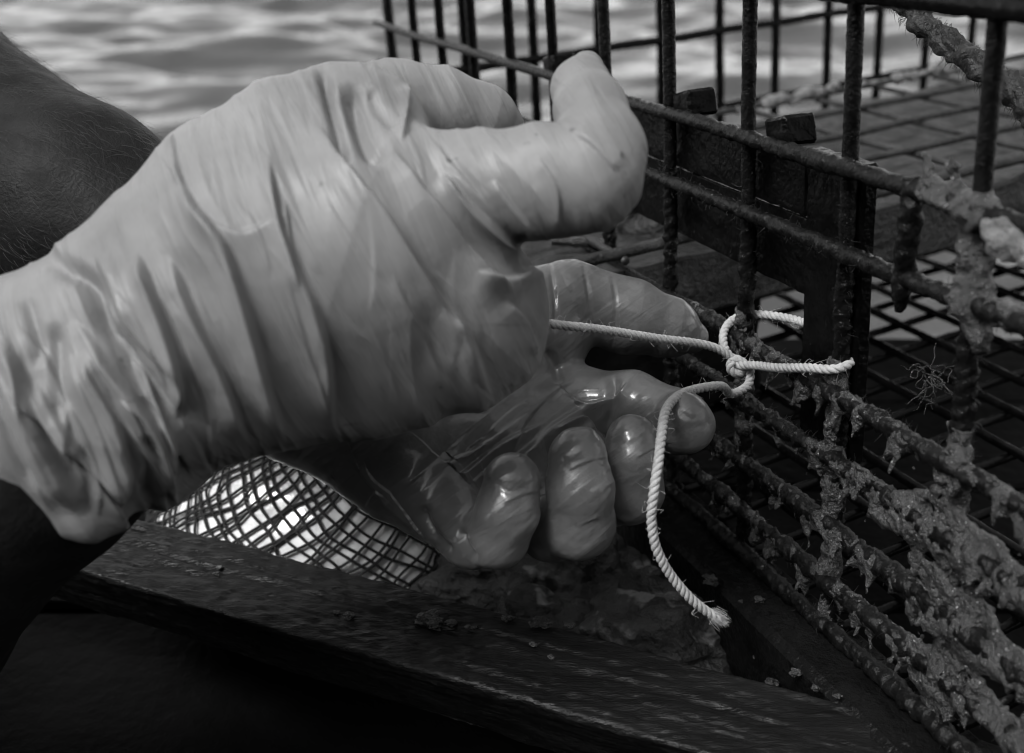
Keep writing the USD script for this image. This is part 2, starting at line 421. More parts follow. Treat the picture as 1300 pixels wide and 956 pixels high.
# near panel: level wires
for i, (v, r, foul, u0, u1) in enumerate([(-.16, .0024, .0002, -.25, .45), (-.103, .0024, .0002, -.25, .45), (-.047, .0028, .0003, -.25, .06), (0, .0022, .0010, -.25, .45), (.0241, .0020, .0012, -.25, .45),
                                 (.0685, .0021, .0017, -.25, .45), (.0899, .0021, .0020, -.25, .45), (.1137, .0022, .0020, -.25, .45), (.1333, .0021, .0018, -.25, .45), (TB, .0022, .0016, -.25, .45)]):
    def ff(p):
        u = (p - O) @ D1
        return np.clip((.10 - u) / .1, .1, 1)
    wire('level_wire', tp(u0, v, -.0035), tp(u1, v, -.0035), r, M['fouled_wire'] if i > 2 else M['wire'], foul=foul, seed=60 + i, foulf=ff)
# far end panel
UE = .43
for k in range(0, 11):
    wire('end_upright', tp(UE, -.19, k * .052), tp(UE, TB, k * .052), .0032, M['wire'], foul=.0006, seed=90 + k, step=.003, sides=10)
for i, v in enumerate((-.13, -.075, -.02, .035, .09)):
    wire('end_level_wire', tp(UE, v, -.002), tp(UE, v, .53), .0029, M['wire'], foul=.0006, seed=120 + i, step=.003, sides=10)
# near end of the trap, outside the picture on the right
for k in range(0, 11):
    wire('end_upright', tp(-.25, -.19, k * .052), tp(-.25, TB, k * .052), .0022, M['wire'], foul=.0003, seed=190 + k, step=.004, sides=8)
for i, v in enumerate((-.16, -.103, -.047, 0, .0685, TB)):
    wire('end_level_wire', tp(-.25, v, -.004), tp(-.25, v, .53), .0022, M['wire'], foul=.0004, seed=205 + i, step=.004, sides=8)
# floor
for k in range(-8, 16):
    wire('floor_cross_wire', tp(k * PU / 2 + .02, TB, 0), tp(k * PU / 2 + .02, TB, .53), .0018, M['wire'], foul=.0003, seed=140 + k, step=.003, sides=10)
for k in range(1, 21):
    wire('floor_wire', tp(-.25, TB - .003, k * .026), tp(UE, TB - .003, k * .026), .0018, M['wire'], foul=.0004, seed=160 + k, step=.003, sides=10)
# wooden runner under the near panel
AX = np.array([D1, D3, NB])
def runner(w, name='runner'):
    P, _ = resample([tp(-.27, TB + .018, w), tp(.44, TB + .018, w)], .004)
    a = box((0, 0, 0), np.eye(3), (.355, .0165, .014), .2)
    v = a[0] @ np.array([D1, D3, NB]) + tp(.085, TB + .0195, w)
    v, f = a[0], a[1]
    for _ in range(4): v, f = subdivide(v, f)
    v = v + .0012 * (np.stack([fbm(v * [12, 160, 160] + s * 9, 3, s) for s in range(3)], 1) - .5) * [0, 2, 2]
    return obj(name, (v @ np.array([D1, D3, NB]) + tp(.085, TB + .0195, w), f), M['runner'], trap, smooth=40)
runner(-.006); runner(.45)
Rb = np.random.default_rng(21)
bits = [blob(tp(-.15 + .33 * Rb.random(), TB + .001 + .02 * Rb.random()**2, -.012 - .012 * Rb.random()), np.array([.0016, .0013, .0012]) * (.5 + 1.1 * Rb.random()), 3, .95, 900, k, .7) for k in range(45)]
obj('shell_bits', cat(bits), M['growth'], trap, smooth=True, kind='stuff')

# black plastic escape vent behind the near wires
def slab(u0, u1, v0, v1, w0, w1, sub=5, amp=.0012, seed=0):
    a, f = box((0, 0, 0), np.eye(3), ((u1 - u0) / 2, (v1 - v0) / 2, (w1 - w0) / 2), .3)
    for _ in range(sub): a, f = subdivide(a, f)
    n = vnormals(a, f)
    a = a + n * (amp * (fbm(a * 190 + seed, 4, seed) - .45))[:, None]
    return a @ np.array([D1, D3, NB]) + O + D1 * (u0 + u1) / 2 + D3 * (v0 + v1) / 2 + NB * (w0 + w1) / 2, f
vent = obj('vent_panel', cat([slab(-.0276, .098, .0025, .0215, .0035, .0075, seed=1), slab(-.0276, .098, .0222, .047, .0045, .0075, seed=2), slab(-.0565, -.0285, .0, .094, .003, .008, seed=3)]), M['plastic'], trap, smooth=35,
           label='black plastic escape vent panel wired behind the mesh')
for u, s in ((.0416, 1), (-.018, 1), (.163, 1.0)):
    a, f = box((0, 0, 0), np.eye(3), (.0058, .0046, .0058), .22)
    for _ in range(3): a, f = subdivide(a, f)
    a = a + .0007 * (np.stack([fbm(a * 260 + 3 * s_ + u * 50, 3, s_) for s_ in range(3)], 1) - .5)
    obj('clip', (a @ np.array([unit(D1 + .25 * D3), unit(D3 - .25 * D1), NB]) + tp(u, -.0035) + NB * .004, f), M['plastic'], vent, smooth=35)
obj('strap', slab(.159, .167, .0, .055, .004, .007, sub=3, amp=.0004, seed=8), M['plastic'], trap, smooth=35)

# dangling torn strip on the second level wire
P = spline([tp(-.0835, -.003, -.003), tp(-.085, .006, -.0035), tp(-.0845, .016, -.004), tp(-.083, .026, -.0035), tp(-.082, .034, -.003)], 14)
obj('torn_strip', tube(P, np.interp(np.linspace(0, 1, len(P)), [0, .2, .8, 1], [.0022, .0032, .0027, .0012]), 16, lambda V: .0026 * (fbm(V.reshape(-1, 3) * 300, 3, 4).reshape(V.shape[:2]) - .5)), M['fouled_wire'], trap, smooth=True)

# sponge and tunicate growth on the lower wires: a blended field in the panel's own frame
def growth_field(seed=0):
    R = np.random.default_rng(3)
    C = []
    vs = [.0685, .0899, .1137, .1333]
    for i, v in enumerate(vs):
        for u0 in np.arange(-.17, .03, .010):
            dens = np.interp(u0, [-.17, -.09, -.055, -.03, .03], [1, .85, .4, .2, .12]) * (1.0 if i else .5)
            C.append(cone([u0, v, -.0035], [u0 + .010, v + .0008 * R.standard_normal(), -.0035], .0015 + .0017 * dens * R.random(), .0015 + .0015 * dens * R.random()))
    for u in (0, -.0535, -.107, -.1605):
        for v0 in np.arange(.06, .148, .007):
            if R.random() < (.45 if u > -.05 else .8):
                k_ = .5 if u > -.05 else 1
                C.append(cone([u + .0006 * R.standard_normal(), v0, -.0006], [u + .0006 * R.standard_normal(), v0 + .007, -.0006], .0026 + .0012 * k_ * R.random(), .0026 + .0010 * k_ * R.random()))
    for (u, v, w_) in [(-.088, .094, .004), (-.112, .1137, .0046), (-.125, .116, .004), (-.14, .0899, .0045), (-.112, .0905, .004)]:
        C.append(cone([u - .007, v, -.0035], [u + .007, v + .003, -.003], w_, w_ * .8))
    for k in range(120):                              # drips and ragged points
        v = vs[R.integers(0, 4)]; u = -.165 + .18 * R.random()**1.3; ln = .003 + .007 * R.random()**1.5
        C.append(cone([u, v + .001, -.004], [u + .003 * R.standard_normal(), v + ln + .002, -.005 - .003 * R.random()], .0018, .0002))
    for k in range(40):
        v = vs[R.integers(0, 4)]; u = -.16 + .16 * R.random(); ln = .002 + .003 * R.random()
        C.append(cone([u, v, -.004], [u + .002 * R.standard_normal(), v - ln - .001, -.005], .0014, .0002))
    def f(p):
        order = np.argsort(p[:, 0]); p = p[order]; o = np.full(len(p), .02)
        for c in C:
            a_, b_ = np.searchsorted(p[:, 0], (c.lo - .008, c.hi + .008))
            if b_ > a_: o[a_:b_] = smin(o[a_:b_], np.minimum(c(p[a_:b_]), .02), .0022)
        u, v, w_ = p.T
        # torn film stretched in the corners where wires cross
        q_ = np.c_[u, v, 0 * u]
        dh = np.min([np.abs(v - x) for x in vs], 0); dv = np.abs(u + .107 + .004 * np.sin(v * 300)); dv = np.minimum(dv, np.abs(u + .0535) * 2.2 + .004); dv = np.minimum(dv, np.abs(u + .1605))
        reach = np.interp(u, [-.17, -.12, -.08, -.05, -.03], [.0145, .0140, .0095, .0050, .0018]) * (.45 + 1.1 * fbm(q_ * 90, 3, 2)) * np.clip((v - .074) / .01, .2, 1)
        edge = np.sqrt(dh * dv + 1e-9) - reach * .80
        film = np.maximum(np.abs(w_ + .0030 + .0035 * (noise(q_ * 130, 8) - .5)) - .0007 - np.clip(-edge, 0, .002) * .3, edge * .8)
        film = np.maximum(film, (noise(q_ * 150, 31) - .80) * .006)      # holes
        o = smin(o, film, .0016)
        n = fbm(p * 260, 3, 11) - .5; n2 = noise(p * 750, 4) - .5
        o = o + .0020 * n + .0011 * n2 + .0010 * (noise(p * 480, 14) - .5)
        out = np.empty_like(o); out[order] = o
        return out
    return f
gf = growth_field()
gv, gfc = nets(gf, (-.175, .058, -.013), (.035, .158, .006), .00062)
gv = gv @ np.array([D1, D3, NB]) + O
obj('sponge_growth', (gv, gfc), M['growth'], trap, smooth=True, kind='stuff', label='grey knobbly sponge growth webbing the lower right wires')
# pale growth at the right end of the top wires
def lumps(cs, seed, amp=.0034, k=.003, h=.0008):
    C = [cone(a, b, ra, rb) for a, b, ra, rb in cs]
    def f(p):
        o = C[0](p)
        for c in C[1:]: o = smin(o, c(p), k)
        return o + amp * (fbm(p * 210, 4, seed) - .5) + .0022 * (noise(p * 520, seed + 3) - .5)
    P = np.array([x for c in cs for x in (c[0], c[1])]); r = max(max(c[2], c[3]) for c in cs) + .004
    return nets(f, P.min(0) - r, P.max(0) + r, h)
obj('pale_sponge', lumps([(tp(-.108, .001, -.003), tp(-.120, .004, -.004), .0022, .0042), (tp(-.120, .004, -.004), tp(-.133, .006, -.004), .0042, .0038), (tp(-.133, .006, -.004), tp(-.155, .006, -.004), .0038, .003)], 5), M['pale_growth'], trap, smooth=True)
obj('sponge_growth', lumps([(tp(-.09, -.001, -.003), tp(-.112, .001, -.003), .0028, .0042), (tp(-.092, -.002, -.003), tp(-.089, -.010, -.004), .0024, .0006), (tp(-.1, -.002, -.003), tp(-.099, -.011, -.004), .0022, .0006),
     (tp(-.107, .0, -.001), tp(-.107, .024, -.001), .0044, .0046), (tp(-.107, .024, -.002), tp(-.112, .034, -.002), .0042, .0026), (tp(-.1, .0241, -.002), tp(-.122, .0241, -.002), .0022, .0036)], 15), M['growth'], trap, smooth=True)
# short algae fuzz on the near panel's wires
fz = []
R = np.random.default_rng(11)
for k in range(3600):
    if R.random() < .62:
        v = [.0241, .0685, .0899, .0899, .1137, .1333, TB][R.integers(0, 7)]; u = -.16 + .30 * R.random(); p = tp(u, v, -.0035); tdir = D1
    else:
        u = R.integers(-3, 3) * PU; v = .16 * R.random()**.7; p = tp(u, v); tdir = D3
    a = R.random() * 2 * np.pi
    e = unit(np.cross(tdir, NB)); d = np.cos(a) * e - np.sin(a) * NB * .8
    L = .0012 + .0028 * R.random()**2
    p = p + d * .0022; d2 = unit(d + .7 * D3 * R.random() + .5 * R.standard_normal(3))
    fz.append(np.array([p, p + d * L * .5, p + d * L * .5 + d2 * L * .6]))
curves('algae_fuzz', fz, .00022, M['algae'], trap, kind='stuff')
# a feathery tuft on a wire behind the knot
tf = []
for k in range(18):
    p = tp(-.057 - .012 * R.random(), .066 + .006 * R.random(), .03); d = unit(R.standard_normal(3) + .5 * D3); c_ = [p]
    for q_ in range(6): d = unit(d + .55 * R.standard_normal(3)); p = p + d * .0022; c_.append(p)
    tf.append(np.array(c_))
curves('seaweed_tuft', tf, .0006, M['growth'], trap, kind='stuff')

# ------------------------------------------------------------------ low mesh-topped crate standing inside/behind the trap
OB = at(1083, 260, .52)
def bp(u, v, w): return OB + D1 * u + D3 * v + D2 * w
crate = thing('wire_crate', bp(.08, .06, .05), 'low mesh-topped crate with a dark lining lying behind the vent', 'crate')
CU, W0, W1 = .20, -.17, .33
def cw(name, a, b, r=.0017, seed=0, mat='rusty'):
    P, t = resample([a, b], .003)
    P = P + .001 * (np.stack([noise(np.c_[t * 20, t * 0 + seed, t * 0 + s]) for s in range(3)], 1) - .5)
    obj(name, tube(P, r, 8, lambda V: .0009 * (fbm(V.reshape(-1, 3) * 200, 3, seed).reshape(V.shape[:2]) - .4)), M[mat], crate, smooth=True)
for k in range(11): cw('lid_wire', bp(-.002, 0, W0 + k * .05), bp(CU, 0, W0 + k * .05), seed=k)
for k in range(5): cw('lid_cross_wire', bp(k * .05, -.003, W0), bp(k * .05, -.003, W1), .0019 if k else .0026, seed=30 + k)
a, f = box((0, 0, 0), np.eye(3), (CU / 2, .013, (W1 - W0) / 2), .1)
for _ in range(5): a, f = subdivide(a, f)
a = a + .006 * (np.stack([fbm(a * 60 + s * 7, 4, s) for s in range(3)], 1) - .5)
obj('lining', (a @ np.array([D1, D3, D2]) + bp(CU / 2, .019, (W0 + W1) / 2), f), M['rusty'], crate, smooth=True)
a, f = box((0, 0, 0), np.eye(3), (CU / 2, .024, .075), .1)
for _ in range(4): a, f = subdivide(a, f)
a = a + .006 * (np.stack([fbm(a * 60 + s * 7, 4, s) for s in range(3)], 1) - .5)
obj('lower_lining', (a @ np.array([D1, D3, D2]) + bp(CU / 2 + .002, .054, -.122), f), M['deck'], crate, smooth=True)
fr = [bp(CU, -.004, w_) for w_ in np.linspace(-.02, .3, 60)]
obj('foam_scum', lumps([(fr[i] + [0, 0, .001 * R.standard_normal()], fr[i + 1], .0015 + .003 * R.random(), .001 + .003 * R.random()) for i in range(0, 58, 2)], 8, h=.0016), M['pale_growth'], crate, smooth=True, kind='stuff')
bag = thing('bait_bag', at(838, 300, .53), 'rounded mossy brown-grey lump resting on the crate behind the vent panel', 'bait bag')
obj('bag_body', blob(at(838, 296, .535), (.020, .02, .015), 5, .2, 60, 4), M['rusty'], bag, smooth=True)
obj('bag_cord', tube(spline([at(700, 305, .50), at(735, 306, .50), at(775, 312, .505)], 12), .0022, 8, lambda V: .0016 * (fbm(V.reshape(-1, 3) * 260, 3, 2).reshape(V.shape[:2]) - .4)), M['growth'], bag, smooth=True)

# fouled rope at the upper right
P = spline([at(1120, -30, .40), at(1165, 22, .385), at(1215, 66, .375), at(1262, 98, .365), at(1330, 160, .35)], 40); P, _ = resample(P, .0007)
ropeP = P
rope = obj('fouled_rope', tube(P, .0040, 44, lambda V: .0075 * (fbm(V.reshape(-1, 3) * [170, 170, 170], 5, 21).reshape(V.shape[:2]) - .5)), M['rusty'], smooth=True,
           label='lumpy fouled rope slanting across the upper right corner of the trap', cat='rope')

rt = np.random.default_rng(31); rf = []
for k in range(700):
    p = ropeP[rt.integers(0, len(ropeP))]; d = unit(rt.standard_normal(3)); L = .001 + .002 * rt.random()
    rf.append(np.array([p + d * .0038, p + d * (.0042 + L * .5), p + d * (.0042 + L * .6) + [0, 0, -L * .6] + .0008 * rt.standard_normal(3)]))
curves('rope_weed', rf, .00022, M['rusty'], rope, kind='stuff')

# ------------------------------------------------------------------ twine
def strands(P, r, pitch=.0062, n=3, fuzz=True):
    P, t = resample(P, .0005); T, N, B = frames(P)
    out = []
    for k in range(n):
        a = t / pitch * 2 * np.pi + k * 2 * np.pi / n
        q_ = P + (np.cos(a)[:, None] * N + np.sin(a)[:, None] * B) * r * .47
        out.append(tube(q_, r * .60, 8))
    return cat(out), P, N, B
Rw = .0033
def front(u, v, w=0): return tp(u, v) - NB * w
knot = front(-.0105, .0745, .0098)
S1 = spline([at(610, 392, .345), at(660, 402, .352), at(697, 411, .357), at(760, 418, .366), at(830, 429, .378), at(900, 439, .390), knot + .002 * UP], 16)
S2 = spline([knot - RIGHT * .002, front(-.02, .0708, .0094), front(-.032, .0675, .0086), front(-.047, .0625, .0070), front(-.0545, .0608, .0045), front(-.0562, .0600, .001), front(-.0545, .0595, -.003), front(-.047, .059, -.0085),
             front(-.02, .060, -.0105), front(-.004, .0615, -.007), front(.0032, .0628, -.002), front(.0046, .0645, .003), front(.0004, .0668, .0085), front(-.0055, .0705, .0110), knot + .001 * RIGHT - .002 * FWD], 14)
kx, ky, kd = proj(knot)
S3 = spline([at(kx - 4, ky - 2, kd + .001), at(kx + 4, ky - 6, kd - .002), at(kx + 13, ky - 1, kd - .0035), at(kx + 17, ky + 12, kd - .004), at(kx + 12, ky + 26, kd - .006), at(kx - 8, ky + 35, kd - .011), at(915, 490, kd - .020), at(880, 495, .366), at(858, 505, .354), at(845, 522, .345),
             at(840, 550, .338), at(836, 585, .333), at(830, 625, .332), at(827, 660, .334), at(833, 695, .337), at(850, 728, .341), at(875, 758, .345), at(897, 776, .348), at(914, 786, .350)], 10)
S4 = spline([at(kx + 9 * math.cos(t), ky + 9 * math.sin(t), kd - .003 - .0016 * t / 6.3) for t in np.linspace(-2.6, 3.9, 9)], 10)
ms = []; fuzzy = []
for S in (S1, S2, S3, S4):
    m, P, N_, B_ = strands(S, .00142); ms.append(m)
    for k in range(int(len(P) * .3)):
        i = R.integers(0, len(P)); a = R.random() * 6.28; d = np.cos(a) * N_[i] + np.sin(a) * B_[i]
        p = P[i] + d * .0015; fuzzy.append(np.array([p, p + d * .0006 + .0006 * R.standard_normal(3), p + d * .0009 + .0011 * R.standard_normal(3)]))
e = S3[-1]; dirn = unit(S3[-1] - S3[-3])
for k in range(260):
    d = unit(dirn + .13 * R.standard_normal(3)); p = e - dirn * .003 + .0008 * R.standard_normal(3)
    fuzzy.append(np.array([p, p + d * .003, p + d * .0046 + .0003 * R.standard_normal(3)]))
twine = thing('twine', knot, 'white three-strand twine knotted round a trap wire, loose end hanging down', 'twine')
obj('cord', cat(ms[:1]), M['twine'], twine, smooth=True)
obj('loop', cat(ms[1:2]), M['twine'], twine, smooth=True)
obj('loose_end', cat(ms[2:3]), M['twine'], twine, smooth=True)
obj('knot', cat(ms[3:4]), M['twine'], twine, smooth=True)
curves('fray', fuzzy, .00012, M['twine'], twine, kind='stuff')

# ------------------------------------------------------------------ wooden beam in the foreground
bl, br = at(180, 655, .45), at(960, 860, .365)
bdir = unit(br - bl); bside = unit(np.cross([0, 0, 1.0], bdir)); bup = np.cross(bdir, bside)
if bside @ FWD > 0: bside = -bside                # towards the camera
if bup[2] < 0: bup = -bup
Lb = .95; hw, hh = .0195, .017
def bar(L, hw, hh, r, step, seed):
    """A long timber in its own frame with rounded edges and raised grain."""
    ang = np.linspace(0, 2 * np.pi, 64, endpoint=False); q_ = []
    for k in range(4):
        cx, cy = (hw - r) * (1, -1, -1, 1)[k], (hh - r) * (1, 1, -1, -1)[k]
        q_ += [(cx + r * math.cos(t), cy + r * math.sin(t)) for t in np.linspace(k * np.pi / 2, (k + 1) * np.pi / 2, 7)]
    q_ = np.array(q_ + [q_[0]]); sl = np.r_[0, np.cumsum(np.hypot(*np.diff(q_, axis=0).T))]
    t = np.linspace(0, sl[-1], int(sl[-1] / .0008), endpoint=False)
    pr = np.stack([np.interp(t, sl, q_[:, 0]), np.interp(t, sl, q_[:, 1])], 1); n = len(pr)
    x = np.arange(-L / 2, L / 2, step); m = len(x)
    pr[:, 0] -= np.where(pr[:, 0] > 0, (hh - pr[:, 1]) * .55, 0)          # the near side is cut back underneath
    V = np.concatenate([np.repeat(x, n)[:, None], np.tile(pr, (m, 1))], 1)
    i, k = np.meshgrid(np.arange(m - 1), np.arange(n), indexing='ij'); k2 = (k + 1) % n
    Q = np.stack([i * n + k, (i + 1) * n + k, (i + 1) * n + k2, i * n + k2], -1).reshape(-1, 4)
    Fq = np.vstack([Q[:, [0, 1, 2]], Q[:, [0, 2, 3]]])
    Fq = np.vstack([Fq, [[0, k, k + 1] for k in range(1, n - 1)], [[(m - 1) * n, (m - 1) * n + k + 1, (m - 1) * n + k] for k in range(1, n - 1)]])
    if trimesh.Trimesh(V, Fq, process=False).volume < 0: Fq = Fq[:, ::-1]
    N = vnormals(V, Fq)
    w_ = V + .004 * (fbm(V * [20, 60, 60], 2, seed) - .5)[:, None]
    D = .0022 * (fbm(w_ * [9, 420, 420], 3, seed) - .5) + .0022 * (fbm(V * [40, 70, 70], 3, seed + 1) - .5) + .0012 * (fbm(V * 420, 2, seed + 2) - .5)
    D -= .003 * np.clip(noise(V * [30, 130, 130], seed + 3) - .80, 0, 1) * 5 * .4
    return V + N * D[:, None], Fq
V0, F0 = bar(Lb, hw, hh, .003, .0018, 31)
bc = (bl + br) / 2 + bside * hw - bup * hh
beam = thing('timber_beam', bc, 'dark wet wooden beam running across the bottom under the hands', 'beam')
bax = np.array([bdir, bside, bup])
obj('beam_body', (V0 @ bax + bc, F0), M['timber'], beam, smooth=50)
for px, py, n_, s in ((548, 792, 7, 1.0), (560, 786, 4, .8), (677, 792, 6, .9), (455, 783, 2, .7), (590, 798, 2, .6), (685, 828, 2, .7), (730, 800, 2, .6), (255, 722, 2, .5)):
    # drop each bit on the beam's top
    d0 = at(px, py, 1.0) - CAM; t = ((bl - CAM) @ bup) / (d0 @ bup); q_ = CAM + d0 * t
    bs = [blob(q_ + bdir * .004 * R.standard_normal() + bside * .0015 * R.standard_normal() + bup * .0008, np.array([.0022, .0018, .0016]) * s * (.6 + .7 * R.random()), 3, .95, 700, int(R.integers(0, 99)), .6) for _ in range(n_)]
    obj('wet_debris', cat(bs), M['rusty'] if n_ > 2 else M['rock'], beam, smooth=True)


# ------------------------------------------------------------------ netted float
fc, frd = at(430, 662, .515), np.array([.080, .058, .052])
fl = thing('netted_float', fc - [0, 0, .05], 'bright white float wrapped in dark netting, below the gloved wrist', 'float')
s = trimesh.creation.icosphere(subdivisions=5)
fsc = lambda d: fc + d * frd * (1 + .06 * (fbm(d * 2.5 + 3, 3, 5) - .5) * 2)[:, None]
obj('float_body', (fsc(s.vertices), s.faces), M['float'], fl, smooth=True)
net = []
def onfl(th, ph):
    d = np.stack([np.cos(ph) * np.cos(th), np.cos(ph) * np.sin(th), np.sin(ph)], -1)
    return fc + (fsc(d) - fc) * 1.025
nn = 62
for sgn in (1, -1):
    for k in range(nn):
        ph = np.linspace(-1.0, 1.35, 110)
        th = k / nn * 2 * np.pi + sgn * ph * .9 + .10 * (noise(np.c_[ph * 6, ph * 0 + k, ph * 0 + sgn]) - .5)
        net.append(tube(onfl(th, ph), .00062, 5))
obj('net', cat(net), M['net'], fl, smooth=True)

# ------------------------------------------------------------------ wet lumps on the deck between the beam and the trap
for i, (px, py, d, r, sd, lab) in enumerate([
    (610, 745, .47, .020, 3, 'pale-topped wet stone under the little finger of the lower hand'),
    (740, 770, .47, .030, 7, 'large mottled dark stone under the curled fingers'),
    (850, 815, .44, .026, 9, 'dark rounded stone below the hanging end of twine'),
    (545, 730, .50, .016, 12, 'small dark stone beside the netted float'),
    (680, 800, .45, .018, 15, 'low dark stone close behind the wooden beam'),
    (800, 730, .52, .028, 18, 'dark stone deep between the curled fingers and the trap')]):
    obj('wet_stone', blob(at(px, py, d), (r * 1.25, r, r * .8), 5, .55, 70, sd), M['rock'], smooth=True, label=lab, cat='stone')

# ------------------------------------------------------------------ person: gloved hands and arms
person = thing('person', at(-400, 500, .42), 'person at left in rubber gloves tying white twine to the trap', 'person')

def glove(name, body, fingers, lines, mat, label, kb=.010, kf=.006, seed=0, h=.0014, micro=.0005, pull=1.1, pullamp=2.2):
    B = [chain(c) for c in body]; Fs = [chain(c) for c in fingers]
    def fb(p):
        o = B[0](p)
        for b in B[1:]: o = smin(o, b(p), kb)
        return o
    def f(p):
        b = fb(p); o = b.copy()
        for g in Fs: o = np.minimum(o, smin(b, g(p), kf))
        return o
    bb = np.array([c.bounds for c in B + Fs]); lo, hi = bb[:, 0].min(0) - .004, bb[:, 1].max(0) + .004
    V, Fc = nets(f, lo, hi, h)
    V, Fc = subdivide(V, Fc); V = onto(f, V, 2)
    V, Fc = subdivide(V, Fc)
    N = vnormals(V, Fc)
    D = fold(V, N, lines)
    w = V * 60 + 1.5 * np.stack([noise(V * 45 + 7 * s, seed) for s in range(3)], 1)
    D += micro * .45 * (fbm(w, 3, seed + 5) - .5) * 2
    # long taut pulls running round the hand
    X = proj(V)[:, :2]; X = X + 26 * (np.stack([noise(np.c_[X / 130, np.full(len(X), 3.1 + s_)], seed) for s_ in (0, 5)], 1) - .5)
    ca, sa = math.cos(pull), math.sin(pull)
    along, across = X @ [ca, sa], X @ [-sa, ca]
    for sc, am in ((56, .85), (27, .35)):
        r_ = 1 - np.abs(2 * fbm(np.c_[across / sc, along / (sc * 7), np.full(len(X), sc * 1.7)], 2, seed + 9) - 1)
        D += micro * am * pullamp * (r_**3 - .4)
    V = V + N * D[:, None]
    obj(name, (V, Fc), mat, person, smooth=True, label=label)
    return f

# right hand: back towards the camera, forefinger bent at the knuckle, thumb behind it
R_body = [
    [(66, 506, 146, .300), (196, 444, 154, .302), (330, 345, 176, .303), (450, 335, 170, .304), (560, 372, 118, .306), (610, 372, 78, .308)],
    [(214, 400, 136, .304), (318, 260, 116, .308), (385, 209, 110, .310), (455, 178, 92, .312)],
    [(190, 452, 148, .304), (330, 440, 132, .308), (480, 435, 118, .312), (590, 425, 96, .314), (622, 420, 70, .315)],
    [(-90, 600, 135, .300), (70, 500, 148, .300)],
    [(130, 540, 70, .285), (118, 640, 46, .288)],
    [(190, 560, 60, .300), (212, 605, 34, .302)],
]
R_fing = [
    [(470, 262, 104, .302), (600, 245, 76, .296), (690, 230, 70, .290), (746, 222, 68, .287), (762, 190, 54, .291), (748, 140, 44, .300), (737, 112, 36, .308), (744, 88, 21, .313)],
    [(430, 160, 75, .320), (500, 141, 62, .328), (560, 144, 55, .332), (612, 154, 45, .337), (638, 166, 29, .340)],
]
R_lines = [
    ([(177, 319), (211, 409), (233, 496), (226, 540)], 4.8, 15, 1),
    ([(211, 319), (263, 432), (297, 511), (320, 568)], 3.6, 14, 1),
    ([(222, 205), (250, 262), (286, 312), (312, 387), (339, 488), (365, 570)], 4.2, 15, 1),
    ([(339, 188), (350, 264), (376, 339), (399, 387), (418, 458), (426, 550)], 3.6, 14, 1),
    ([(362, 250), (372, 320), (384, 370)], 1.2, 7, 1),
    ([(398, 150), (449, 222), (498, 294), (545, 365), (592, 424), (628, 510)], 4.4, 17, 1),
    ([(495, 185), (551, 256), (611, 331), (660, 375)], 3.8, 16, 1),
    ([(560, 215), (600, 262), (640, 300), (676, 332)], 2.8, 12, 1),
    ([(626, 225), (655, 268), (690, 305)], 1.2, 9, 1),
    ([(682, 195), (707, 240), (714, 295)], 1.0, 8, 1),
    ([(725, 168), (755, 188), (782, 222)], 1.0, 10, -1),
    ([(408, 80), (422, 140), (440, 215)], -3.6, 8, 1),
    ([(440, 100), (452, 140), (470, 185), (500, 190)], -4.6, 13, 1),
    ([(38, 316), (80, 338), (113, 362), (135, 415), (165, 455), (200, 500), (230, 550)], -4.6, 12, 1),
    ([(120, 320), (150, 390), (190, 445), (232, 500)], 3.0, 18, -1),
    ([(108, 420), (150, 470), (181, 511), (216, 560), (224, 645)], 4.4, 22, 1),
    ([(64, 405), (72, 470), (80, 540)], -2.0, 11, 1),
    ([(110, 440), (125, 480), (147, 533), (166, 600), (150, 660)], 4.4, 22, 1),
    ([(30, 370), (45, 420), (52, 470)], -1.6, 9, 1),
    ([(0, 420), (30, 480), (60, 560), (110, 640)], 4.4, 24, 1),
    ([(-10, 470), (10, 540), (50, 620)], -1.6, 10, 1),
    ([(100, 560), (112, 610), (108, 660)], -1.6, 9, 1),
    ([(180, 540), (190, 580), (188, 640)], -1.9, 9, 1),
    ([(220, 165), (226, 215), (235, 240)], 1.4, 9, 1),
    ([(240, 260), (300, 290), (350, 282)], 1.0, 15, 1),
    ([(640, 380), (668, 410), (684, 450)], 1.6, 10, 1),
    ([(600, 345), (650, 352), (690, 330)], 1.6, 12, 1),
    ([(655, 300), (672, 330), (690, 345)], -1.8, 9, 1),
    ([(520, 105), (516, 150), (512, 180)], 1.8, 8, 1),
    ([(470, 110), (482, 140), (510, 165)], -1.2, 8, 1),
]
def random_folds(n, seed, box_, ang, ln, hs, ws):
    Q = np.random.default_rng(seed); out = []
    for _ in range(n):
        x, y = box_[0] + (box_[2] - box_[0]) * Q.random(), box_[1] + (box_[3] - box_[1]) * Q.random()
        a = math.radians(ang(x, y) + 7 * Q.standard_normal()); L = ln[0] + (ln[1] - ln[0]) * Q.random()**1.5; b = .16 * Q.standard_normal() + .12
        pts = [(x, y)]
        for k in range(4):
            a_ = a + b * (k - 1.5) / 1.5; x, y = x + math.cos(a_) * L / 4, y + math.sin(a_) * L / 4; pts.append((x, y))
        out.append((pts, hs[0] + (hs[1] - hs[0]) * Q.random()**2, ws[0] + (ws[1] - ws[0]) * Q.random(), 1 if Q.random() < .6 else -1))
    return out
R_lines += random_folds(17, 5, (190, 130, 620, 380), lambda x, y: np.interp(x, [200, 420, 600], [68, 64, 50]), (110, 320), (.3, .8), (7, 13))
R_lines += random_folds(24, 6, (-20, 350, 180, 500), lambda x, y: 64, (130, 300), (.8, 2.2), (8, 15))
R_lines += random_folds(6, 7, (560, 185, 740, 240), lambda x, y: 62, (60, 110), (.15, .4), (6, 9))
glove('glove', R_body, R_fing, R_lines, M['glove'], 'pale dry rubber glove on the upper hand, cuff creased', seed=1)

